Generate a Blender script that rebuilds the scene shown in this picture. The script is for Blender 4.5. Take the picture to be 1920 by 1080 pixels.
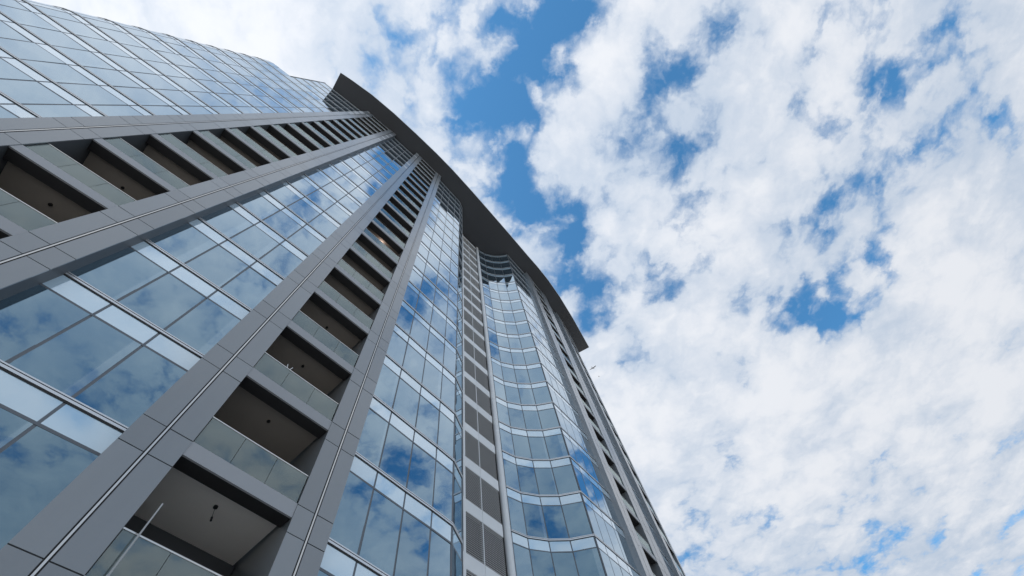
import bpy, bmesh, math, random
from mathutils import Vector, Matrix
random.seed(7)
R = math.radians
for o in list(bpy.data.objects):
    bpy.data.objects.remove(o)
scene = bpy.context.scene
COL = scene.collection

# ------------------------------------------------------------------ camera
FL = 3.4            # metres from floor to floor
EYE = 1.6           # camera height above the plaza
H0 = 2.812          # lowest cap rail, in storeys above the camera
Z_ = Vector((-0.10155917, -0.3636078, 0.92599952))
E1 = Vector((0.9948295, -0.03711963, 0.09453252))
E2 = Vector((0.0, 0.93081228, 0.36549761))
cam_d = bpy.data.cameras.new('camera')
cam = bpy.data.objects.new('camera', cam_d)
COL.objects.link(cam)
scene.camera = cam
cam_d.sensor_width = 36.0
cam_d.lens = 16.0
cam_d.clip_start = 0.05
cam_d.clip_end = 6000
right = Vector((E1.x, E2.x, Z_.x))
up = -Vector((E1.y, E2.y, Z_.y))
back = -Vector((E1.z, E2.z, Z_.z))
mw = Matrix((right, up, back)).transposed().to_4x4()
mw.translation = Vector((0, 0, EYE))
cam.matrix_world = mw
scene.render.resolution_x = 1024
scene.render.resolution_y = 576

# ------------------------------------------------------------------ sun and sky
SUN_EL = R(42)
SUN_DIR = Vector((-0.97, -0.12, 0)).normalized() * math.cos(SUN_EL) + Vector((0, 0, math.sin(SUN_EL)))
sun_d = bpy.data.lights.new('sun', 'SUN')
sun_d.energy = 2.5
sun_d.angle = R(0.6)
sun_d.color = (1.0, 0.95, 0.88)
sun = bpy.data.objects.new('sun', sun_d)
COL.objects.link(sun)
sun.rotation_euler = SUN_DIR.to_track_quat('Z', 'Y').to_euler()
sun.location = (-60, -10, 120)

world = bpy.data.worlds.new('World')
scene.world = world
world.use_nodes = True
wn, wl = world.node_tree.nodes, world.node_tree.links
wn.clear()


def N(tree_nodes, typ, **kw):
    n = tree_nodes.new(typ)
    for k, v in kw.items():
        setattr(n, k, v)
    return n


def wmath(op, a, b=None, clamp=False):
    n = N(wn, 'ShaderNodeMath', operation=op, use_clamp=clamp)
    for i, v in enumerate((a, b)):
        if v is None:
            continue
        if isinstance(v, (int, float)):
            n.inputs[i].default_value = v
        else:
            wl.new(v, n.inputs[i])
    return n.outputs[0]


def wvec(op, a, b=None):
    n = N(wn, 'ShaderNodeVectorMath', operation=op)
    for i, v in enumerate((a, b)):
        if v is None:
            continue
        if isinstance(v, tuple):
            n.inputs[i].default_value = v
        else:
            wl.new(v, n.inputs[i])
    return n


def wnoise(vec, scale, detail, rough=0.55, dist=0.0, off=0.0):
    v = wvec('ADD', vec, (off, off * 1.7, off * 0.6)).outputs[0]
    n = N(wn, 'ShaderNodeTexNoise', noise_dimensions='2D')
    n.inputs['Scale'].default_value = scale
    n.inputs['Detail'].default_value = detail
    n.inputs['Roughness'].default_value = rough
    n.inputs['Distortion'].default_value = dist
    wl.new(v, n.inputs['Vector'])
    return n


def wramp(val, a, b, lo=0.0, hi=1.0, smooth=True):
    n = N(wn, 'ShaderNodeMapRange', interpolation_type='SMOOTHSTEP' if smooth else 'LINEAR')
    wl.new(val, n.inputs['Value'])
    for k, v in (('From Min', a), ('From Max', b), ('To Min', lo), ('To Max', hi)):
        n.inputs[k].default_value = v
    return n.outputs[0]


tc = N(wn, 'ShaderNodeTexCoord')
sep = N(wn, 'ShaderNodeSeparateXYZ')
wl.new(tc.outputs['Generated'], sep.inputs[0])
zc = wmath('MAXIMUM', sep.outputs[2], 0.07)
comb = N(wn, 'ShaderNodeCombineXYZ')
wl.new(wmath('DIVIDE', sep.outputs[0], zc), comb.inputs[0])
wl.new(wmath('DIVIDE', sep.outputs[1], zc), comb.inputs[1])
UV = comb.outputs[0]                       # position on the cloud layer, in units of its height
warp = wnoise(UV, 4.0, 2, 0.5, 0, 3.1)
wv = wvec('SUBTRACT', warp.outputs['Color'], (0.5, 0.5, 0.5)).outputs[0]
P = wvec('ADD', UV, wvec('MULTIPLY', wv, (0.09, 0.09, 0.0)).outputs[0]).outputs[0]
big = wnoise(UV, 2.1, 3, 0.5, 0, 11.3).outputs['Fac']
mid = wnoise(P, 6.0, 8, 0.60, 0.0, 5.7).outputs['Fac']
w3 = wvec('SUBTRACT', wnoise(UV, 22.0, 4, 0.6, 0, 8.0).outputs['Color'], (0.5, 0.5, 0.5)).outputs[0]
PV = wvec('ADD', P, wvec('MULTIPLY', w3, (0.07, 0.07, 0.0)).outputs[0]).outputs[0]
vor = N(wn, 'ShaderNodeTexVoronoi', feature='SMOOTH_F1', voronoi_dimensions='2D')
wl.new(PV, vor.inputs['Vector'])
for k_, v_ in (('Scale', 9.5), ('Detail', 2.0), ('Roughness', 0.5), ('Lacunarity', 2.2), ('Smoothness', 0.6)):
    vor.inputs[k_].default_value = v_
puff = wmath('SUBTRACT', 1.0, vor.outputs['Distance'])          # rounded heaps
val = wmath('ADD', wmath('MULTIPLY', big, 0.55), wmath('MULTIPLY', mid, 0.80))
val = wmath('ADD', val, wmath('MULTIPLY', puff, 0.42))
val = wmath('ADD', val, -0.14)
w2 = wvec('SUBTRACT', wnoise(UV, 9.0, 3, 0.5, 0, 44.0).outputs['Color'], (0.5, 0.5, 0.5)).outputs[0]
PS = wvec('ADD', UV, wvec('MULTIPLY', w2, (0.14, 0.14, 0.0)).outputs[0]).outputs[0]
# openings and thick banks of the cloud layer: (u, v, ru, rv, amount)
SPOTS = [(0.04, -0.03, 0.12, 0.08, -0.24), (0.11, 0.06, 0.07, 0.09, -0.23), (0.14, 0.17, 0.05, 0.08, -0.17),
         (0.20, -0.15, 0.08, 0.07, -0.17), (0.02, -0.16, 0.26, 0.11, -0.09), (0.89, 0.49, 0.14, 0.085, -0.34),
         (0.89, 0.36, 0.045, 0.09, -0.16), (0.91, 0.23, 0.05, 0.07, -0.08), (0.93, -0.04, 0.07, 0.05, -0.19),
         (1.06, -0.10, 0.10, 0.04, -0.10), (0.25, 0.24, 0.04, 0.09, -0.15), (0.27, 0.47, 0.05, 0.13, -0.17),
         (-0.15, -0.12, 0.04, 0.12, -0.13), (0.47, 0.10, 0.07, 0.06, -0.12), (0.41, -0.05, 0.06, 0.05, -0.12),
         (1.34, 1.33, 0.05, 0.06, -0.10), (0.08, 0.21, 0.08, 0.05, -0.10), (0.60, 0.95, 0.25, 0.10, -0.05),
         (-0.50, -0.16, 0.32, 0.15, 0.22), (-0.06, 0.0, 0.05, 0.07, 0.10), (0.68, 0.08, 0.18, 0.32, 0.13),
         (0.33, 0.13, 0.09, 0.10, 0.06), (1.35, 0.35, 0.35, 0.30, 0.10), (0.75, 0.82, 0.45, 0.22, 0.15),
         (1.3, 0.95, 0.6, 0.40, 0.15), (0.31, -0.02, 0.05, 0.10, 0.10), (-0.3, -0.75, 0.55, 0.40, 0.12)]
for (u, v, ru, rv, amt) in SPOTS:
    d = wvec('SUBTRACT', PS, (u, v, 0)).outputs[0]
    d = wvec('MULTIPLY', d, (1 / ru, 1 / rv, 0)).outputs[0]
    d2 = wvec('DOT_PRODUCT', d, d).outputs['Value']
    g = wmath('EXPONENT', wmath('MULTIPLY', d2, -1.0))
    val = wmath('ADD', val, wmath('MULTIPLY', g, amt * 1.55))
mask = wramp(val, 0.30, 0.68)
mask = wmath('MULTIPLY', mask, 0.985)
# thick heaps are white, thin veils grey-blue
sh1 = wnoise(P, 3.0, 6, 0.55, 0, 21.0).outputs['Fac']
sh = wmath('ADD', wmath('MULTIPLY', val, 0.55), wmath('MULTIPLY', sh1, 0.7))
sh = wramp(sh, 0.53, 1.02)
sundot = wvec('DOT_PRODUCT', tc.outputs['Generated'], tuple(SUN_DIR)).outputs['Value']
sunb = wramp(sundot, -0.3, 1.0, 0.92, 1.12, False)
cmix = N(wn, 'ShaderNodeMix', data_type='RGBA')
wl.new(sh, cmix.inputs['Factor'])
cmix.inputs['A'].default_value = (0.56, 0.65, 0.78, 1)
cmix.inputs['B'].default_value = (0.87, 0.895, 0.945, 1)
cbg = N(wn, 'ShaderNodeBackground')
wl.new(cmix.outputs['Result'], cbg.inputs['Color'])
wl.new(sunb, cbg.inputs['Strength'])
sky = N(wn, 'ShaderNodeTexSky', sky_type='NISHITA')
sky.sun_disc = False
sky.sun_elevation = SUN_EL
sky.sun_rotation = math.atan2(SUN_DIR.x, SUN_DIR.y)
sky.air_density = 1.0
sky.dust_density = 0.6
sky.ozone_density = 1.0
sbg = N(wn, 'ShaderNodeBackground')
skc = wvec('MULTIPLY', sky.outputs[0], (0.62, 1.30, 1.55)).outputs[0]
wl.new(skc, sbg.inputs['Color'])
sbg.inputs['Strength'].default_value = 0.15
wmx = N(wn, 'ShaderNodeMixShader')
wl.new(mask, wmx.inputs[0])
wl.new(sbg.outputs[0], wmx.inputs[1])
wl.new(cbg.outputs[0], wmx.inputs[2])
wout = N(wn, 'ShaderNodeOutputWorld')
wl.new(wmx.outputs[0], wout.inputs[0])

scene.view_settings.view_transform = 'Standard'
scene.view_settings.look = 'None'
scene.view_settings.exposure = 0.0
scene.view_settings.gamma = 1.0
scene.view_settings.use_curve_mapping = False
scene.render.engine = 'CYCLES'
scene.cycles.max_bounces = 6
scene.cycles.transparent_max_bounces = 8

# ------------------------------------------------------------------ materials
MATS = {}


def newmat(name):
    m = bpy.data.materials.new(name)
    m.use_nodes = True
    MATS[name] = m
    return m, m.node_tree.nodes, m.node_tree.links, m.node_tree.nodes['Principled BSDF']


def plain(name, col, rough=0.5, metal=0.0, var=0.0, scale=3.0, bump=0.0, spec=0.5, streak=1.0):
    """painted or metal surface with slight tone variation from piece to piece and over its face"""
    m, nn, ll, b = newmat(name)
    b.inputs['Roughness'].default_value = rough
    b.inputs['Metallic'].default_value = metal
    b.inputs['Specular IOR Level'].default_value = spec
    t = nn.new('ShaderNodeTexCoord')
    nz = nn.new('ShaderNodeTexNoise')
    nz.inputs['Scale'].default_value = scale
    nz.inputs['Detail'].default_value = 6
    mp = nn.new('ShaderNodeMapping'); mp.inputs['Scale'].default_value = (1, 1, streak)
    ll.new(t.outputs['Object'], mp.inputs['Vector'])
    ll.new(mp.outputs[0], nz.inputs['Vector'])
    oi = nn.new('ShaderNodeObjectInfo')
    a = nn.new('ShaderNodeMath'); a.operation = 'MULTIPLY_ADD'
    ll.new(oi.outputs['Random'], a.inputs[0]); a.inputs[1].default_value = var; 
    m2 = nn.new('ShaderNodeMath'); m2.operation = 'MULTIPLY'
    ll.new(nz.outputs['Fac'], m2.inputs[0]); m2.inputs[1].default_value = var
    ll.new(m2.outputs[0], a.inputs[2])
    a2 = nn.new('ShaderNodeMath'); a2.operation = 'ADD'
    ll.new(a.outputs[0], a2.inputs[0]); a2.inputs[1].default_value = 1 - var
    hs = nn.new('ShaderNodeHueSaturation')
    hs.inputs['Color'].default_value = (*col, 1)
    ll.new(a2.outputs[0], hs.inputs['Value'])
    ll.new(hs.outputs[0], b.inputs['Base Color'])
    rr = nn.new('ShaderNodeMath'); rr.operation = 'MULTIPLY_ADD'
    ll.new(nz.outputs['Fac'], rr.inputs[0]); rr.inputs[1].default_value = 0.16
    rr.inputs[2].default_value = max(0.02, rough - 0.08)
    ll.new(rr.outputs[0], b.inputs['Roughness'])
    if bump:
        bp = nn.new('ShaderNodeBump'); bp.inputs['Strength'].default_value = bump
        bp.inputs['Distance'].default_value = 0.02
        ll.new(nz.outputs['Fac'], bp.inputs['Height'])
        ll.new(bp.outputs[0], b.inputs['Normal'])
    return m


def coated_glass(name, body, tint, r0, rough, var, wob, curtain=False):
    """sun-control glass: a dark (or back-painted) body under a mirror coat whose strength follows Fresnel"""
    m, nn, ll, b = newmat(name)
    nn.remove(b)
    out = nn['Material Output']
    t = nn.new('ShaderNodeTexCoord')
    oi = nn.new('ShaderNodeObjectInfo')
    nz = nn.new('ShaderNodeTexNoise')
    nz.inputs['Scale'].default_value = 0.9
    nz.inputs['Detail'].default_value = 1.0
    av = nn.new('ShaderNodeVectorMath'); av.operation = 'ADD'
    ll.new(t.outputs['Object'], av.inputs[0]); ll.new(oi.outputs['Location'], av.inputs[1])
    ll.new(av.outputs[0], nz.inputs['Vector'])
    bp = nn.new('ShaderNodeBump'); bp.inputs['Strength'].default_value = wob
    bp.inputs['Distance'].default_value = 0.02
    ll.new(nz.outputs['Fac'], bp.inputs['Height'])
    hs = nn.new('ShaderNodeHueSaturation'); hs.inputs['Color'].default_value = (*body, 1)
    mv = nn.new('ShaderNodeMath'); mv.operation = 'MULTIPLY_ADD'
    ll.new(oi.outputs['Random'], mv.inputs[0]); mv.inputs[1].default_value = var; mv.inputs[2].default_value = 1 - var / 2
    ll.new(mv.outputs[0], hs.inputs['Value'])
    df = nn.new('ShaderNodeBsdfDiffuse')
    if curtain:
        sx = nn.new('ShaderNodeSeparateXYZ'); ll.new(t.outputs['Object'], sx.inputs[0])
        r2 = nn.new('ShaderNodeMath'); r2.operation = 'MULTIPLY'; ll.new(oi.outputs['Random'], r2.inputs[0]); r2.inputs[1].default_value = 17.3
        r3 = nn.new('ShaderNodeMath'); r3.operation = 'FRACT'; ll.new(r2.outputs[0], r3.inputs[0])
        th = nn.new('ShaderNodeMapRange'); ll.new(r3.outputs[0], th.inputs['Value'])
        for k, v in (('From Min', 0.35), ('From Max', 1.0), ('To Min', 1.36), ('To Max', 0.98)):
            th.inputs[k].default_value = v
        sb = nn.new('ShaderNodeMath'); sb.operation = 'SUBTRACT'
        ll.new(sx.outputs[0], sb.inputs[0]); ll.new(th.outputs[0], sb.inputs[1])
        gt = nn.new('ShaderNodeMapRange'); gt.interpolation_type = 'SMOOTHSTEP'; ll.new(sb.outputs[0], gt.inputs['Value'])
        gt.inputs['From Min'].default_value = -0.02; gt.inputs['From Max'].default_value = 0.05
        cr = nn.new('ShaderNodeMix'); cr.data_type = 'RGBA'; ll.new(nz.outputs['Fac'], cr.inputs['Factor'])
        cr.inputs['A'].default_value = (0.10, 0.125, 0.135, 1); cr.inputs['B'].default_value = (0.17, 0.195, 0.205, 1)
        cm_ = nn.new('ShaderNodeMix'); cm_.data_type = 'RGBA'; ll.new(gt.outputs[0], cm_.inputs['Factor'])
        ll.new(hs.outputs[0], cm_.inputs['A']); ll.new(cr.outputs['Result'], cm_.inputs['B'])
        ll.new(cm_.outputs['Result'], df.inputs['Color'])
    else:
        ll.new(hs.outputs[0], df.inputs['Color'])
    gl = nn.new('ShaderNodeBsdfGlossy')
    gl.inputs['Roughness'].default_value = rough
    ll.new(bp.outputs[0], gl.inputs['Normal'])
    # reflectance rises from r0 head-on to full at grazing, losing its tint on the way
    lw = nn.new('ShaderNodeLayerWeight'); lw.inputs['Blend'].default_value = 0.5
    pw = nn.new('ShaderNodeMath'); pw.operation = 'POWER'
    ll.new(lw.outputs['Facing'], pw.inputs[0]); pw.inputs[1].default_value = 1.55
    tm = nn.new('ShaderNodeMix'); tm.data_type = 'RGBA'
    ll.new(pw.outputs[0], tm.inputs['Factor'])
    tm.inputs['A'].default_value = (*tint, 1); tm.inputs['B'].default_value = (0.96, 0.98, 1.0, 1)
    ll.new(tm.outputs['Result'], gl.inputs['Color'])
    fr = nn.new('ShaderNodeMath'); fr.operation = 'MULTIPLY_ADD'
    ll.new(pw.outputs[0], fr.inputs[0]); fr.inputs[1].default_value = 1 - r0; fr.inputs[2].default_value = r0
    mx = nn.new('ShaderNodeMixShader')
    ll.new(fr.outputs[0], mx.inputs[0]); ll.new(df.outputs[0], mx.inputs[1]); ll.new(gl.outputs[0], mx.inputs[2])
    ll.new(mx.outputs[0], out.inputs[0])
    return m


VISION = coated_glass('vision_glass', (0.012, 0.030, 0.045), (0.50, 0.79, 1.0), 0.21, 0.004, 0.9, 0.13)
VISIONC = coated_glass('vision_glass_room', (0.014, 0.034, 0.050), (0.50, 0.79, 1.0), 0.21, 0.004, 0.9, 0.13, True)
SPAND = coated_glass('spandrel_glass', (0.52, 0.69, 0.82), (0.88, 0.96, 1.0), 0.14, 0.03, 0.16, 0.04)
CLAD = plain('grey_cladding', (0.178, 0.197, 0.216), 0.32, 0.0, 0.20, 2.2, 0.0, 0.9, 0.12)
for _k, _v in (('Coat Weight', 0.5), ('Coat Roughness', 0.16), ('Coat IOR', 1.6)):
    CLAD.node_tree.nodes['Principled BSDF'].inputs[_k].default_value = _v
CLADGLINT = plain('painted_glint_cladding', (0.42, 0.44, 0.46), 0.38, 0.2, 0.06, 1.2)  # lighter colour stands in for bright reflections in the polished panels
DARKFACE = plain('dark_grey_face', (0.070, 0.078, 0.088), 0.5, 0.0, 0.1, 1.5)
JOINT = plain('joint_black', (0.030, 0.031, 0.034), 0.8)
MULL = plain('mullion_grey', (0.115, 0.13, 0.15), 0.45, 0.2, 0.1)
ALU = plain('silver_aluminium', (0.62, 0.64, 0.66), 0.30, 0.75, 0.08)
STEEL = plain('stainless_rail', (0.60, 0.59, 0.57), 0.22, 0.9, 0.05)
FASC = plain('fascia_grey', (0.30, 0.313, 0.335), 0.42, 0.0, 0.08, 1.0)
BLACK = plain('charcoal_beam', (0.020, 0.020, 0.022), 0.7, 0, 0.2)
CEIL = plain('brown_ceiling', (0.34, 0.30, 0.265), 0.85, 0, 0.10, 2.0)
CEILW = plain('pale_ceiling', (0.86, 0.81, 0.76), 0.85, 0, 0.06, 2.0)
SOFFIT = plain('dark_soffit', (0.050, 0.052, 0.058), 0.6, 0.0, 0.12, 0.3)
RIM = plain('canopy_rim', (0.50, 0.52, 0.55), 0.4, 0.3, 0.05)
WHITE = plain('white_metal', (0.72, 0.735, 0.75), 0.45, 0.0, 0.10, 2.0)
SLAT = plain('louvre_slat', (0.36, 0.355, 0.35), 0.5, 0.2, 0.1)
CORE = plain('core_wall', (0.10, 0.105, 0.11), 0.8)
DOOR = coated_glass('door_glass', (0.010, 0.012, 0.014), (0.8, 0.9, 0.95), 0.06, 0.01, 0.5, 0.03)
PLAST = plain('white_plastic', (0.70, 0.71, 0.72), 0.4)
WPOLE = plain('grey_white_pole', (0.36, 0.37, 0.38), 0.4)
DARKF = plain('dark_fixture', (0.012, 0.012, 0.012), 0.6)
FEATH = plain('gull_feathers', (0.42, 0.40, 0.38), 0.8, 0, 0.1)
FEATHD = plain('gull_wingtip', (0.05, 0.05, 0.055), 0.8)

m, nn, ll, b = newmat('balustrade_glass')
nn.remove(b)
tr = nn.new('ShaderNodeBsdfTransparent'); tr.inputs[0].default_value = (0.66, 0.80, 0.78, 1)
df = nn.new('ShaderNodeBsdfDiffuse'); df.inputs[0].default_value = (0.50, 0.60, 0.61, 1)
gl = nn.new('ShaderNodeBsdfGlossy'); gl.inputs[0].default_value = (0.85, 0.97, 0.95, 1); gl.inputs['Roughness'].default_value = 0.02
t = nn.new('ShaderNodeTexCoord')
nz = nn.new('ShaderNodeTexNoise'); nz.inputs['Scale'].default_value = 0.7; nz.inputs['Detail'].default_value = 5
ll.new(t.outputs['Object'], nz.inputs['Vector'])
mr = nn.new('ShaderNodeMapRange')
ll.new(nz.outputs['Fac'], mr.inputs['Value'])
for k, v in (('From Min', 0.3), ('From Max', 0.7), ('To Min', 0.12), ('To Max', 0.24)):
    mr.inputs[k].default_value = v
m1 = nn.new('ShaderNodeMixShader'); ll.new(mr.outputs[0], m1.inputs[0])
ll.new(tr.outputs[0], m1.inputs[1]); ll.new(df.outputs[0], m1.inputs[2])
fr = nn.new('ShaderNodeFresnel'); fr.inputs['IOR'].default_value = 2.1
m2 = nn.new('ShaderNodeMixShader'); ll.new(fr.outputs[0], m2.inputs[0])
ll.new(m1.outputs[0], m2.inputs[1]); ll.new(gl.outputs[0], m2.inputs[2])
ll.new(m2.outputs[0], nn['Material Output'].inputs[0])
BALG = m

m, nn, ll, b = newmat('lit_globe')
b.inputs['Base Color'].default_value = (0.9, 0.8, 0.75, 1)
b.inputs['Emission Color'].default_value = (1.0, 0.80, 0.70, 1)
b.inputs['Emission Strength'].default_value = 7.0
GLOBE = m

m, nn, ll, b = newmat('plaza_paving')
t = nn.new('ShaderNodeTexCoord')
bt = nn.new('ShaderNodeTexBrick')
bt.inputs['Scale'].default_value = 1.0
bt.inputs['Brick Width'].default_value = 0.8; bt.inputs['Row Height'].default_value = 0.4
bt.inputs['Mortar Size'].default_value = 0.008
bt.inputs['Color1'].default_value = (0.55, 0.52, 0.48, 1); bt.inputs['Color2'].default_value = (0.48, 0.46, 0.43, 1)
bt.inputs['Mortar'].default_value = (0.16, 0.15, 0.14, 1)
ll.new(t.outputs['Object'], bt.inputs['Vector'])
ll.new(bt.outputs['Color'], b.inputs['Base Color'])
b.inputs['Roughness'].default_value = 0.8
PAVE = m

# ------------------------------------------------------------------ helpers


def hz(h):
    """storeys above the camera -> world z in metres"""
    return EYE + h * FL


def lev(n):
    return hz(H0 + n)


def mesh_from(name, verts, faces, mats, fm=None, smooth=False):
    me = bpy.data.meshes.new(name)
    me.from_pydata(verts, [], faces)
    for mt in mats:
        me.materials.append(mt)
    if fm:
        for p, i in zip(me.polygons, fm):
            p.material_index = i
    if smooth:
        for p in me.polygons:
            p.use_smooth = True
    me.validate()
    me.update()
    return me


BOXF = [(0, 3, 2, 1), (4, 5, 6, 7), (0, 1, 5, 4), (1, 2, 6, 5), (2, 3, 7, 6), (3, 0, 4, 7)]


def box_v(x0, x1, y0, y1, z0, z1):
    return [(x0, y0, z0), (x1, y0, z0), (x1, y1, z0), (x0, y1, z0), (x0, y0, z1), (x1, y0, z1), (x1, y1, z1), (x0, y1, z1)]


class MB:
    """collects boxes and prisms into one mesh"""

    def __init__(self):
        self.v, self.f, self.m = [], [], []

    def add(self, verts, faces, mi=0):
        k = len(self.v)
        self.v += [tuple(q) for q in verts]
        self.f += [tuple(i + k for i in f) for f in faces]
        self.m += [mi] * len(faces)
        return self

    def box(self, x0, x1, y0, y1, z0, z1, mi=0, M=None):
        vs = box_v(x0, x1, y0, y1, z0, z1)
        if M is not None:
            vs = [M @ Vector(q) for q in vs]
        return self.add(vs, BOXF, mi)

    def prism(self, poly, z0, z1, mi=0, mi_bottom=None, mi_top=None):
        n = len(poly)
        k = len(self.v)
        self.v += [(p[0], p[1], z0) for p in poly] + [(p[0], p[1], z1) for p in poly]
        for i in range(n):
            j = (i + 1) % n
            self.f.append((k + i, k + j, k + n + j, k + n + i)); self.m.append(mi)
        self.f.append(tuple(k + i for i in reversed(range(n)))); self.m.append(mi if mi_bottom is None else mi_bottom)
        self.f.append(tuple(k + n + i for i in range(n))); self.m.append(mi if mi_top is None else mi_top)
        return self

    def tube(self, a, b, r, seg=8, mi=0):
        a, b = Vector(a), Vector(b)
        d = (b - a).normalized()
        x = d.orthogonal().normalized()
        y = d.cross(x)
        k = len(self.v)
        for c in (a, b):
            for i in range(seg):
                t_ = 2 * math.pi * i / seg
                self.v.append(tuple(c + (x * math.cos(t_) + y * math.sin(t_)) * r))
        for i in range(seg):
            j = (i + 1) % seg
            self.f.append((k + i, k + j, k + seg + j, k + seg + i)); self.m.append(mi)
        self.f.append(tuple(k + i for i in reversed(range(seg)))); self.m.append(mi)
        self.f.append(tuple(k + seg + i for i in range(seg))); self.m.append(mi)
        return self

    def build(self, name, mats, parent=None, smooth=False):
        if not isinstance(mats, (list, tuple)):
            mats = [mats]
        o = bpy.data.objects.new(name, mesh_from(name, self.v, self.f, mats, self.m, smooth))
        COL.objects.link(o)
        if parent:
            o.parent = parent
        return o


def tag(o, label, cat, group=None):
    o['label'] = label
    o['category'] = cat
    if group:
        o['group'] = group
    return o


def frame(a, b, z=0.0):
    """local frame on a wall run a->b (storey units): x along it, y into the building"""
    ax, ay, bx, by = a[0] * FL, a[1] * FL, b[0] * FL, b[1] * FL
    L = math.hypot(bx - ax, by - ay)
    M = Matrix.Translation((ax, ay, z)) @ Matrix.Rotation(math.atan2(by - ay, bx - ax), 4, 'Z')
    return M, L


PIECES = {}
CACHE = {}
MI = mw.inverted()


def px_size(M, w, h):
    """how large a piece shows in the picture (0 when out of frame)"""
    pts = []
    for x, z in ((0, 0), (w, 0), (w, h), (0, h)):
        c = MI @ (M @ Vector((x, 0, z)))
        if c.z > -0.1:
            return 0.0
        pts.append((c.x / -c.z * 853.3, c.y / -c.z * 853.3))
    if all(abs(p[0]) > 965 or abs(p[1]) > 545 for p in pts):
        return 0.0
    return abs(sum(pts[i][0] * pts[(i + 1) % 4][1] - pts[(i + 1) % 4][0] * pts[i][1] for i in range(4))) / 2


def piece(kind, parent, M, w, d, h, mat, jit=0.0):
    if jit:
        c = Matrix.Translation((w / 2, 0, h / 2))
        M = M @ c @ Matrix.Rotation(random.gauss(0, jit), 4, 'X') @ Matrix.Rotation(random.gauss(0, jit), 4, 'Z') @ c.inverted()
    PIECES.setdefault(kind, []).append((px_size(M, w, h), parent, M, round(w, 3), round(d, 3), round(h, 3), mat))


def flush(tower, limit=296):
    for kind, lst in PIECES.items():
        lst.sort(key=lambda q: -q[0])
        rest = {}
        for i, (s, par, M, w, d, h, mat) in enumerate(lst):
            if i < limit and s > 20:
                mat = VISIONC if mat is VISION else mat
                key = (w, d, h, mat.name)
                if key not in CACHE:
                    CACHE[key] = mesh_from(kind, box_v(0, w, 0, d, 0, h), BOXF, [mat])
                o = bpy.data.objects.new(kind, CACHE[key])
                COL.objects.link(o)
                o.parent = par
                o.matrix_world = M
            else:
                rest.setdefault(mat.name, (mat, MB()))[1].box(0, w, 0, d, 0, h, 0, M)
        mats = [q[0] for q in rest.values()]
        if mats:
            tot = MB()
            for i, (mt, mb) in enumerate(rest.values()):
                tot.add(mb.v, mb.f, i)
            o = tot.build(kind + '_field', mats, tower)
            o['kind'] = 'stuff'


# ------------------------------------------------------------------ plan, in storeys from the camera
TOP = 23.0                   # underside of the canopy
GND = -EYE / FL
NLO, NHI = -3, 20
SPH = 0.247                  # height of the spandrel band
PIL = [((-4.285, 0.077), (-4.04, 0.297)), ((-3.386, 0.881), (-3.120, 1.118)), ((-2.235, 1.927), (-1.980, 2.185)),
       ((-1.372, 2.835), (-1.140, 3.070)), ((3.13, 8.17), (3.44, 8.615)), ((3.872, 9.19), (4.212, 9.612)),
       ((4.862, 10.62), (5.052, 10.925)), ((5.49, 11.655), (5.665, 11.97))]
B1R = Vector((-4.611, 0.0715)); T1 = Vector((-0.775, -0.632)).normalized()


def b1(s):
    q = B1R + T1 * s
    return (q.x, q.y)


bay1 = [b1(s) for s in (-0.22, 0.196, 0.612, 1.025, 1.440, 1.854, 2.268, 2.50)]
# rounded end of the wing
ang = math.atan2(T1.y, T1.x)
pt = Vector(bay1[-1])
for i in range(7):
    ang -= R(9)
    pt = pt + Vector((math.cos(ang), math.sin(ang))) * 0.125
    bay1.append((pt.x, pt.y))
bay1_full = list(reversed(bay1))
bay1_top = list(reversed(bay1[:6]))

d2 = Vector((0.7185, 0.6955)) * 0.409
m1_, m2_ = Vector((-2.946, 1.502)), Vector((-2.652, 1.786))
bay2 = [tuple(m1_ - d2), tuple(m1_), tuple(m2_), tuple(m2_ + d2)]
bay3 = [(-1.262, 3.163), (-1.0, 3.466), (-0.743, 3.769), (-0.485, 4.063), (-0.281, 4.309)]
ret3 = [(-0.281, 4.309), (-0.186, 4.598), (-0.225, 5.95)]
lou = [(-0.185, 6.02), (0.09, 6.32), (0.425, 6.69)]
conc = [(0.578, 6.825), (0.866, 7.022), (1.245, 7.140), (1.633, 7.178), (2.075, 7.118)]
flank = [(2.075, 7.118), (2.285, 7.368), (2.510, 7.634), (2.735, 7.900), (3.03, 8.25)]


def off(p, a, b, k):
    tx, ty = b[0] - a[0], b[1] - a[1]
    L = math.hypot(tx, ty)
    return (p[0] - ty / L * k, p[1] + tx / L * k)


bay5 = [off(PIL[5][1], PIL[5][1], PIL[6][0], 0.11), None, None, off(PIL[6][0], PIL[5][1], PIL[6][0], 0.11)]
for i in (1, 2):
    f = i / 3
    bay5[i] = tuple(bay5[0][j] * (1 - f) + bay5[3][j] * f for j in (0, 1))
bay7 = [(5.62, 12.05), (5.78, 12.40), (5.93, 12.75), (6.05, 13.10)]

# ------------------------------------------------------------------ ground
g = MB()
g.add([(-2500, -2500, 0), (2500, -2500, 0), (2500, 2500, 0), (-2500, 2500, 0)], [(0, 1, 2, 3)])
gr = g.build('plaza', PAVE)
gr['kind'] = 'structure'

# ------------------------------------------------------------------ the tower
tower = bpy.data.objects.new('residential_tower', None)
COL.objects.link(tower)
tower.location = (0, 0, 0)
tag(tower, 'tall curved residential tower of blue glass and grey pillars under a dark roof canopy', 'building')


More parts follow.
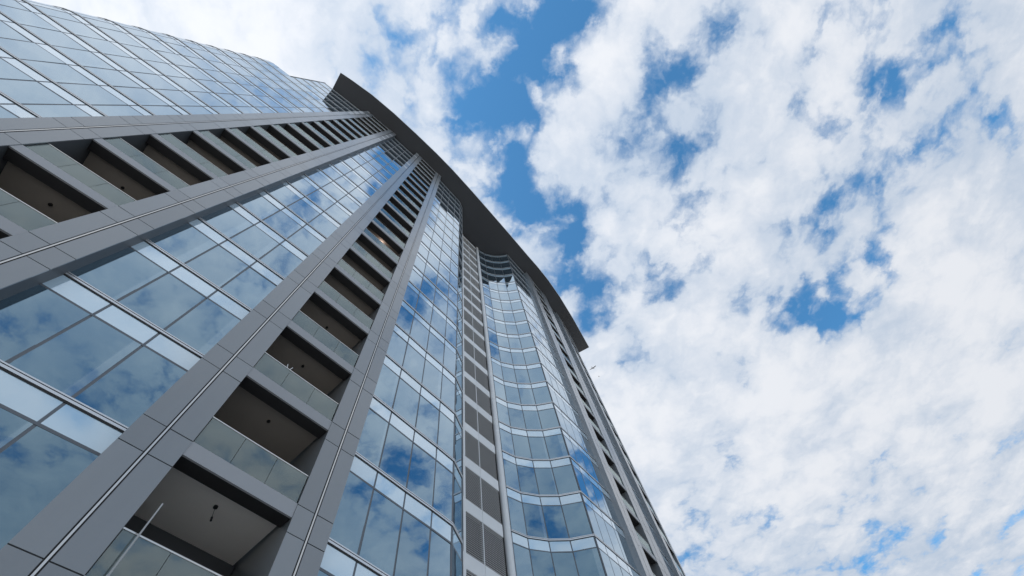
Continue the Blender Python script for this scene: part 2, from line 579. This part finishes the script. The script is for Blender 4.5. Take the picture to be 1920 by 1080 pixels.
def curtain(pts, n0, n1, zt=None, zb=None, label=None, proud=True):
    """a glazed bay: backing wall with panes, spandrel panels, mullions, transoms and cap rails"""
    zb = lev(n0) - SPH * FL if zb is None else zb
    zt = hz(TOP) if zt is None else zt
    mb = MB()
    for a, b in zip(pts[:-1], pts[1:]):
        M, L = frame(a, b)
        mb.box(0, L, 0.075, 0.16, zb, zt, 0, M)
    wall = mb.build('curtain_wall', JOINT, tower)
    if label:
        wall['label'] = label
    gap = 0.072
    for si, (a, b) in enumerate(zip(pts[:-1], pts[1:])):
        M, L = frame(a, b)
        for n in range(n0, n1 + 1):
            z0 = lev(n)
            zs = z0 - SPH * FL
            if zs > zb - 0.01 and z0 - 0.03 > zb:
                piece('spandrel_panel', wall, M @ Matrix.Translation((gap / 2, 0.004, zs + 0.04)), L - gap, 0.03, SPH * FL - 0.16, SPAND, 0.0012)
            ztop = min(z0 + (1 - SPH) * FL - 0.04, zt - 0.02)
            zbot = z0 + 0.05
            if ztop - zbot > 0.05 and zbot >= zb:
                piece('window_pane', wall, M @ Matrix.Translation((gap / 2, 0, zbot)), L - gap, 0.03, ztop - zbot, VISION, 0.0040)
    for i, p in enumerate(pts):
        a, b = (pts[i], pts[i + 1]) if i < len(pts) - 1 else (pts[i - 1], pts[i])
        M, L = frame(a, b)
        x = 0 if i < len(pts) - 1 else L
        MB().box(x - 0.046, x + 0.046, 0.006, 0.074, zb, zt, 0, M).build('mullion', MULL, wall)
    for n in range(n0, n1 + 1):
        z0 = lev(n)
        zs = z0 - SPH * FL
        tm, cm = MB(), MB()
        for a, b in zip(pts[:-1], pts[1:]):
            M, L = frame(a, b)
            tm.box(-0.004, L + 0.004, -0.006, 0.072, zs - 0.038, zs + 0.038, 0, M)
            cm.box(-0.006, L + 0.006, -0.036, 0.071, z0 - 0.080, z0 - 0.012, 0, M)
            cm.box(-0.006, L + 0.006, -0.002, 0.070, z0 - 0.012, z0 + 0.010, 1, M)
            cm.box(-0.006, L + 0.006, -0.042, 0.071, z0 + 0.010, z0 + 0.050, 0, M)
            cm.box(0.0, L, -0.012, 0.069, z0 - 0.120, z0 - 0.080, 1, M)
        if zs > zb:
            tm.build('transom', MULL, wall)
        if z0 > zb + 0.1:
            cm.build('cap_rail', [ALU, JOINT], wall)
    return wall


curtain(bay1_full, NLO, 15, zt=lev(15) + (1 - SPH) * FL)
curtain(bay1_top, 16, NHI, zb=lev(16) - SPH * FL)
curtain(bay2, NLO, NHI)
curtain(bay3, NLO, NHI)
curtain(ret3, NLO, NHI)
curtain(conc, NLO, NHI, label='glazed bay curving inward beside the louvres')
curtain(flank, NLO, NHI)
curtain(bay5, NLO, NHI)
curtain(bay7, NLO, NHI)

PDEP = 0.80 * FL


def pillar(a, b, pale=()):
    M, W = frame(a, b)
    z0, z1 = 0.0, hz(TOP)
    v = box_v(0.006, W - 0.006, 0.03, PDEP, z0, z1)
    # faces: bottom, top, front, right side, back, left side
    core = bpy.data.objects.new('pillar', mesh_from('pillar', [tuple(M @ Vector(q)) for q in v], BOXF, [JOINT, CLAD, DARKFACE], [0, 0, 0, 2, 1, 1]))  # right side coloured darker than the left and back
    COL.objects.link(core)
    core.parent = tower
    # two stacks of cladding panels either side of the guide-rail groove
    g2 = 0.052
    half = W / 2
    levels = []
    for n in range(NLO, NHI + 1):
        levels += [lev(n) - SPH * FL, lev(n)]
    levels = [z0] + [z for z in levels if z > z0 + 0.2] + [z1]
    for i in range(len(levels) - 1):
        h = levels[i + 1] - levels[i] - 0.026
        if h < 0.05:
            continue
        for s, x in ((0, 0.0), (1, half + g2)):
            mt = CLADGLINT if (i, s) in pale else CLAD
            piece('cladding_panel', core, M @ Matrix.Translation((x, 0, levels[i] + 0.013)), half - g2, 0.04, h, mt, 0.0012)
    MB().box(half - 0.020, half + 0.020, -0.006, 0.05, z0, z1, 0, M).build('guide_rail', STEEL, core)
    return core


GLINTS = {0: [(43, 0), (41, 0), (39, 0), (44, 1), (46, 0)], 1: [(44, 1), (42, 1), (40, 1), (38, 1)], 2: [(46, 0), (44, 0), (38, 0), (36, 0)], 3: [(46, 0), (47, 1)]}  # high panels with a reflected brightness painted into their colour
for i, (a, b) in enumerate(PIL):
    pillar(a, b, GLINTS.get(i, ()))


def balcony_stack(a, b, lit=None, n0=-2, n1=NHI):
    M, L = frame(a, b)
    dep = 0.78 * FL
    wall = MB().box(-0.05, L + 0.05, dep, dep + 0.15, 0, hz(TOP), 0, M).build('balcony_back_wall', DARKFACE, tower)
    for n in range(n0, n1 + 1):
        z = lev(n)
        # slab with pale ceiling below
        sl = MB()
        sl.box(0.005, L - 0.005, 0.50, dep - 0.002, z - 0.16, z - 0.002, 0, M)
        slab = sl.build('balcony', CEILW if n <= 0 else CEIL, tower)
        bm_ = MB().box(0.004, L - 0.004, 0.085, 0.498, z - 0.40, z - 0.004, 0, M)
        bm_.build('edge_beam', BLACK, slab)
        MB().box(0.003, L - 0.003, 0.022, 0.083, z - 0.41, z + 0.03, 0, M).build('fascia', FASC, slab)
        MB().box(0.01, L - 0.01, 0.055, 0.095, z + 1.00, z + 1.035, 0, M).build('handrail', STEEL, slab)
        k = 3
        w = (L - 0.04) / k
        for i in range(k):
            piece('balustrade_panel', slab, M @ Matrix.Translation((0.02 + i * w + 0.006, 0.068, z + 0.032)), w - 0.012, 0.014, 0.966, BALG, 0.0015)
        pm = MB()
        for i in range(1, k):
            pm.box(0.02 + i * w - 0.18, 0.02 + i * w - 0.12, 0.115, 0.165, z + 0.0, z + 0.98, 0, M)
        pm.build('baluster', PLAST, slab)
        # ceiling light on the slab above's underside
        c = M @ Vector((L / 2, 0.345 * FL, z - 0.16))
        if n == lit:
            continue
        lm = MB().tube(c, c + Vector((0, 0, -0.05)), 0.055, 10)
        lm.build('ceiling_light', DARKF, slab)
        if n <= 8:
            dm = MB()
            dm.box(0.10 * L, 0.90 * L, dep - 0.06, dep - 0.001, z + 0.02, z + 2.25, 0, M)
            dm.build('balcony_door', DOOR, slab)
            fm = MB()
            for q in (0.10, 0.36, 0.62, 0.88):
                fm.box(q * L, q * L + 0.06, dep - 0.09, dep - 0.061, z + 0.02, z + 2.25, 0, M)
            fm.box(0.10 * L, 0.90 * L + 0.06, dep - 0.10, dep - 0.061, z + 2.25, z + 2.33, 0, M)
            fm.build('door_frame', MULL, slab)
    return M, L


balcony_stack(PIL[0][1], PIL[1][0])
M2, L2 = balcony_stack(PIL[2][1], PIL[3][0], lit=7)
balcony_stack(PIL[4][1], PIL[5][0])
balcony_stack(PIL[6][1], PIL[7][0])

# louvre bay: two stacks of louvre panels between white bands, framed by white columns
lb = MB()
for a, b in zip(lou[:-1], lou[1:]):
    M, L = frame(a, b)
    lb.box(0, L, 0.20, 0.30, 0, hz(TOP), 0, M)
lwall = lb.build('louvre_bay', JOINT, tower)
for a, b in zip(lou[:-1], lou[1:]):
    M, L = frame(a, b)
    sm = MB()
    H = (1 - SPH) * FL - 0.04
    ns = 20
    for i in range(ns):
        z = 0.03 + (i + 0.5) * (H - 0.06) / ns
        # tilted blade
        sm.add([(0.05, 0.03, z - 0.045), (L - 0.05, 0.03, z - 0.045), (L - 0.05, 0.10, z + 0.03), (0.05, 0.10, z + 0.03),
                (0.05, 0.036, z - 0.052), (L - 0.05, 0.036, z - 0.052), (L - 0.05, 0.106, z + 0.023), (0.05, 0.106, z + 0.023)],
               [(0, 1, 2, 3), (7, 6, 5, 4), (0, 4, 5, 1), (2, 6, 7, 3)])
        sm.box(0.05, L - 0.05, 0.012, 0.030, z - 0.055, z - 0.008)
    sm.box(0.05, L - 0.05, 0.02, 0.12, 0.0, 0.03).box(0.05, L - 0.05, 0.02, 0.12, H - 0.03, H)
    lme = mesh_from('louvre_panel', sm.v, sm.f, [SLAT])
    bme = mesh_from('white_band', box_v(0.008, L - 0.008, 0.0, 0.19, 0, SPH * FL), BOXF, [WHITE])
    vme = mesh_from('louvre_post', box_v(-0.03, 0.03, 0.012, 0.18, 0, (1 - SPH) * FL), BOXF, [WHITE])
    for n in range(NLO, NHI + 1):
        for nm, me, z in (('louvre_panel', lme, lev(n) + 0.02), ('white_band', bme, lev(n) - SPH * FL), ('louvre_post', vme, lev(n))):
            if nm != 'white_band' and n == NHI:
                continue
            o = bpy.data.objects.new(nm, me)
            COL.objects.link(o)
            o.parent = lwall
            o.matrix_world = M @ Matrix.Translation((0, 0, z))
def column(c, r, name='white_column'):
    mb = MB()
    zs = [0.0]
    while zs[-1] < hz(TOP) - FL:
        zs.append(zs[-1] + FL)
    zs.append(hz(TOP))
    for z0, z1 in zip(zs[:-1], zs[1:]):
        mb.tube((c[0] * FL, c[1] * FL, z0 + 0.012), (c[0] * FL, c[1] * FL, z1 - 0.0), r, 20)
        mb.tube((c[0] * FL, c[1] * FL, z0), (c[0] * FL, c[1] * FL, z0 + 0.012), r * 0.96, 20)
    o = mb.build(name, WHITE, lwall, smooth=False)
    return o


column((0.50, 6.775), 0.23)
M, L = frame((-0.250, 5.955), (-0.183, 6.015))
MB().box(0, L, 0, 0.35, 0, hz(TOP), 0, M).build('white_column', WHITE, lwall)

# roof canopy
outer = [(-5.32, -1.51), (-4.86, -1.20), (-4.07, -0.62), (-3.15, 0.18), (-2.21, 1.08), (-1.31, 1.98), (-0.56, 2.78), (0.34, 3.82),
         (1.21, 4.86), (2.19, 6.04), (3.19, 7.27), (3.76, 7.95), (4.32, 8.68), (5.02, 9.72), (5.82, 11.06), (6.89, 13.0)]
inner = []
for i in range(len(outer)):
    a, b = outer[max(0, i - 1)], outer[min(len(outer) - 1, i + 1)]
    inner.append(off(outer[i], a, b, 4.2))
poly = [(p[0] * FL, p[1] * FL) for p in outer + list(reversed(inner))]
cn = MB().prism(poly, hz(TOP) + 0.004, hz(TOP) + 0.42, 0)
canopy = cn.build('roof_canopy', SOFFIT, tower)
rm = MB()
for a, b in zip(outer[:-1], outer[1:]):
    M, L = frame(a, b)
    rm.box(0, L, -0.03, -0.002, hz(TOP) + 0.05, hz(TOP) + 0.40, 0, M)
rm.build('canopy_rim', RIM, canopy)

# mass of the building behind the facade
def inn(p, k=0.9):
    return (p[0] - 0.70 * k, p[1] + 0.71 * k)
p_front = [tuple(Vector(b1(1.84)) + Vector((-0.632, 0.775)) * 0.06), tuple(Vector(b1(-0.25)) + Vector((-0.632, 0.775)) * 0.06),
           inn((-4.0, 0.45)), inn((-3.3, 1.0)), inn((-2.0, 2.2)), inn((-1.2, 3.0)), (-0.75, 4.75), (-0.80, 6.3), (0.30, 6.95), (1.10, 7.50), (2.0, 7.55),
           inn((3.1, 8.3), 0.8), inn((3.6, 8.9)), inn((4.1, 9.5)), inn((5.2, 11.2), 0.8), (5.55, 12.6), (5.98, 13.12)]
p_back = [(1.5, 15.6), (-4.5, 9.5), (-9.2, 3.6)]
poly = [(p[0] * FL, p[1] * FL) for p in p_front + p_back]
MB().prism(poly, 0.0, hz(TOP) + 0.002, 0).build('rear_mass', CORE, tower)
# lower wing behind the rounded end
lowp = [tuple(Vector(p) + Vector((-0.55, 0.80)) * 0.07) for p in bay1[5:]] + [(-10.0, 1.0), (-9.3, 3.3), (-6.3, 0.6)]
MB().prism([(p[0] * FL, p[1] * FL) for p in reversed(lowp)], 0.0, lev(15) + (1 - SPH) * FL - 0.02, 0).build('wing_mass', CORE, tower)
# end wall of the upper storeys
MB_end = curtain([tuple(Vector(b1(1.854)) + Vector((-0.632, 0.775)) * 0.8), b1(1.854)], 16, NHI, zb=lev(16) - SPH * FL)

flush(tower)

# ------------------------------------------------------------------ loose things on the balconies
zf = lev(-1)
c = Vector((-1.885 * FL, 2.215 * FL, 0))
pm = MB().tube(c + Vector((0, 0, zf + 0.05)), c + Vector((0, 0, zf + 1.60)), 0.017, 10)
pm.tube(c + Vector((0, 0, zf)), c + Vector((0, 0, zf + 0.05)), 0.03, 12)
pole = pm.build('parasol_pole', WPOLE)
tag(pole, 'slim pale pole standing behind balcony glass below the hanging bulb holder', 'pole')

c = M2 @ Vector((L2 / 2, 0.345 * FL, lev(0) - 0.16))
hm = MB().tube(c + Vector((0, 0, -0.05)), c + Vector((0.05, 0.02, -0.32)), 0.006, 6).tube(c + Vector((0.05, 0.02, -0.32)), c + Vector((0.07, 0.03, -0.42)), 0.028, 8)
tag(hm.build('hanging_bulb_holder', DARKF), 'dark bulb holder hanging on a wire from a beige balcony ceiling', 'lamp')

c = M2 @ Vector((L2 / 2, 0.265 * FL, lev(7) - 0.16))
gm = bmesh.new()
bmesh.ops.create_uvsphere(gm, u_segments=16, v_segments=10, radius=0.17)
me = bpy.data.meshes.new('globe'); gm.to_mesh(me); gm.free()
for p in me.polygons:
    p.use_smooth = True
me.materials.append(GLOBE)
lamp = bpy.data.objects.new('ceiling_lamp', None)
COL.objects.link(lamp)
lamp.location = c
gl_o = bpy.data.objects.new('globe', me)
COL.objects.link(gl_o); gl_o.parent = lamp; gl_o.location = (0, 0, -0.14)
MB().tube((0, 0, 0), (0, 0, -0.07), 0.07, 12).build('mount', DARKF, lamp)
tag(lamp, 'lit round globe lamp glowing under a balcony ceiling', 'lamp')

# folding clothes rack on the balcony one storey up
zf = lev(1)
rk = bpy.data.objects.new('clothes_rack', None)
COL.objects.link(rk)
base = M2 @ Vector((0.31 * L2, 0.16, zf))
rk.matrix_world = Matrix.Translation(base) @ M2.to_3x3().to_4x4()
for s in (-1, 1):
    lm = MB()
    for y in (0.0, 0.5):
        lm.tube((s * 0.28, y, 0.0), (-s * 0.10, y, 1.34), 0.013, 8)
    for q in (0.15, 0.45, 0.75, 0.97):
        x = s * 0.28 + (-s * 0.38) * q
        lm.tube((x, 0, 1.34 * q), (x, 0.5, 1.34 * q), 0.007, 6)
    lm.build('leg_frame', PLAST, rk)
MB().box(-0.12, 0.10, 0.02, 0.48, 1.06, 1.09).build('towel', PLAST, rk)
tag(rk, 'white folding clothes rack poking above a balcony handrail', 'clothes rack')


def gull(loc, span, rz, roll):
    root = MB()
    s = span / 2
    body = [(-0.32, 0.01), (-0.22, 0.06), (-0.05, 0.10), (0.12, 0.09), (0.24, 0.055), (0.30, 0.05), (0.36, 0.012)]
    seg = 8
    vs, fs = [], []
    for x, r in body:
        for i in range(seg):
            t_ = 2 * math.pi * i / seg
            vs.append((x * s * 1.1, r * s * math.cos(t_), r * s * math.sin(t_)))
    for k in range(len(body) - 1):
        for i in range(seg):
            j = (i + 1) % seg
            fs.append((k * seg + i, k * seg + j, (k + 1) * seg + j, (k + 1) * seg + i))
    root.add(vs, fs, 0)
    for sd in (-1, 1):
        prof = [(0.03, 0.13, -0.10, 0.03, 0), (0.42, 0.22, -0.02, 0.16, 0), (0.75, 0.12, -0.05, 0.12, 0), (1.0, -0.06, -0.12, 0.04, 1)]
        for (y0, a0, b0, z0, _), (y1, a1, b1_, z1, mi) in zip(prof[:-1], prof[1:]):
            q = []
            for dz in (0.0, 0.02):
                q += [(a0 * s, sd * y0 * s, (z0 + dz) * s), (b0 * s, sd * y0 * s, (z0 + dz) * s), (b1_ * s, sd * y1 * s, (z1 + dz) * s), (a1 * s, sd * y1 * s, (z1 + dz) * s)]
            root.add(q, BOXF, mi)
    root.add([(-0.30 * s, 0.03 * s, 0), (-0.30 * s, -0.03 * s, 0), (-0.52 * s, -0.11 * s, 0), (-0.52 * s, 0.11 * s, 0),
              (-0.30 * s, 0.03 * s, 0.015), (-0.30 * s, -0.03 * s, 0.015), (-0.52 * s, -0.11 * s, 0.01), (-0.52 * s, 0.11 * s, 0.01)], BOXF, 0)
    o = root.build('gull', [FEATH, FEATHD])
    o.location = loc
    o.rotation_euler = (roll, 0, rz)
    return o


h = 62.0
tag(gull((0.3142 * h, 0.6269 * h, EYE + h), 1.5, R(35), R(25)), 'larger gull gliding with spread wings beside the tower edge', 'bird', 'gulls near the tower')
h = 95.0
tag(gull((0.3318 * h, 0.6539 * h, EYE + h), 1.05, R(150), R(-35)), 'smaller distant gull banking below the other gull', 'bird', 'gulls near the tower')
bpy.context.view_layer.update()
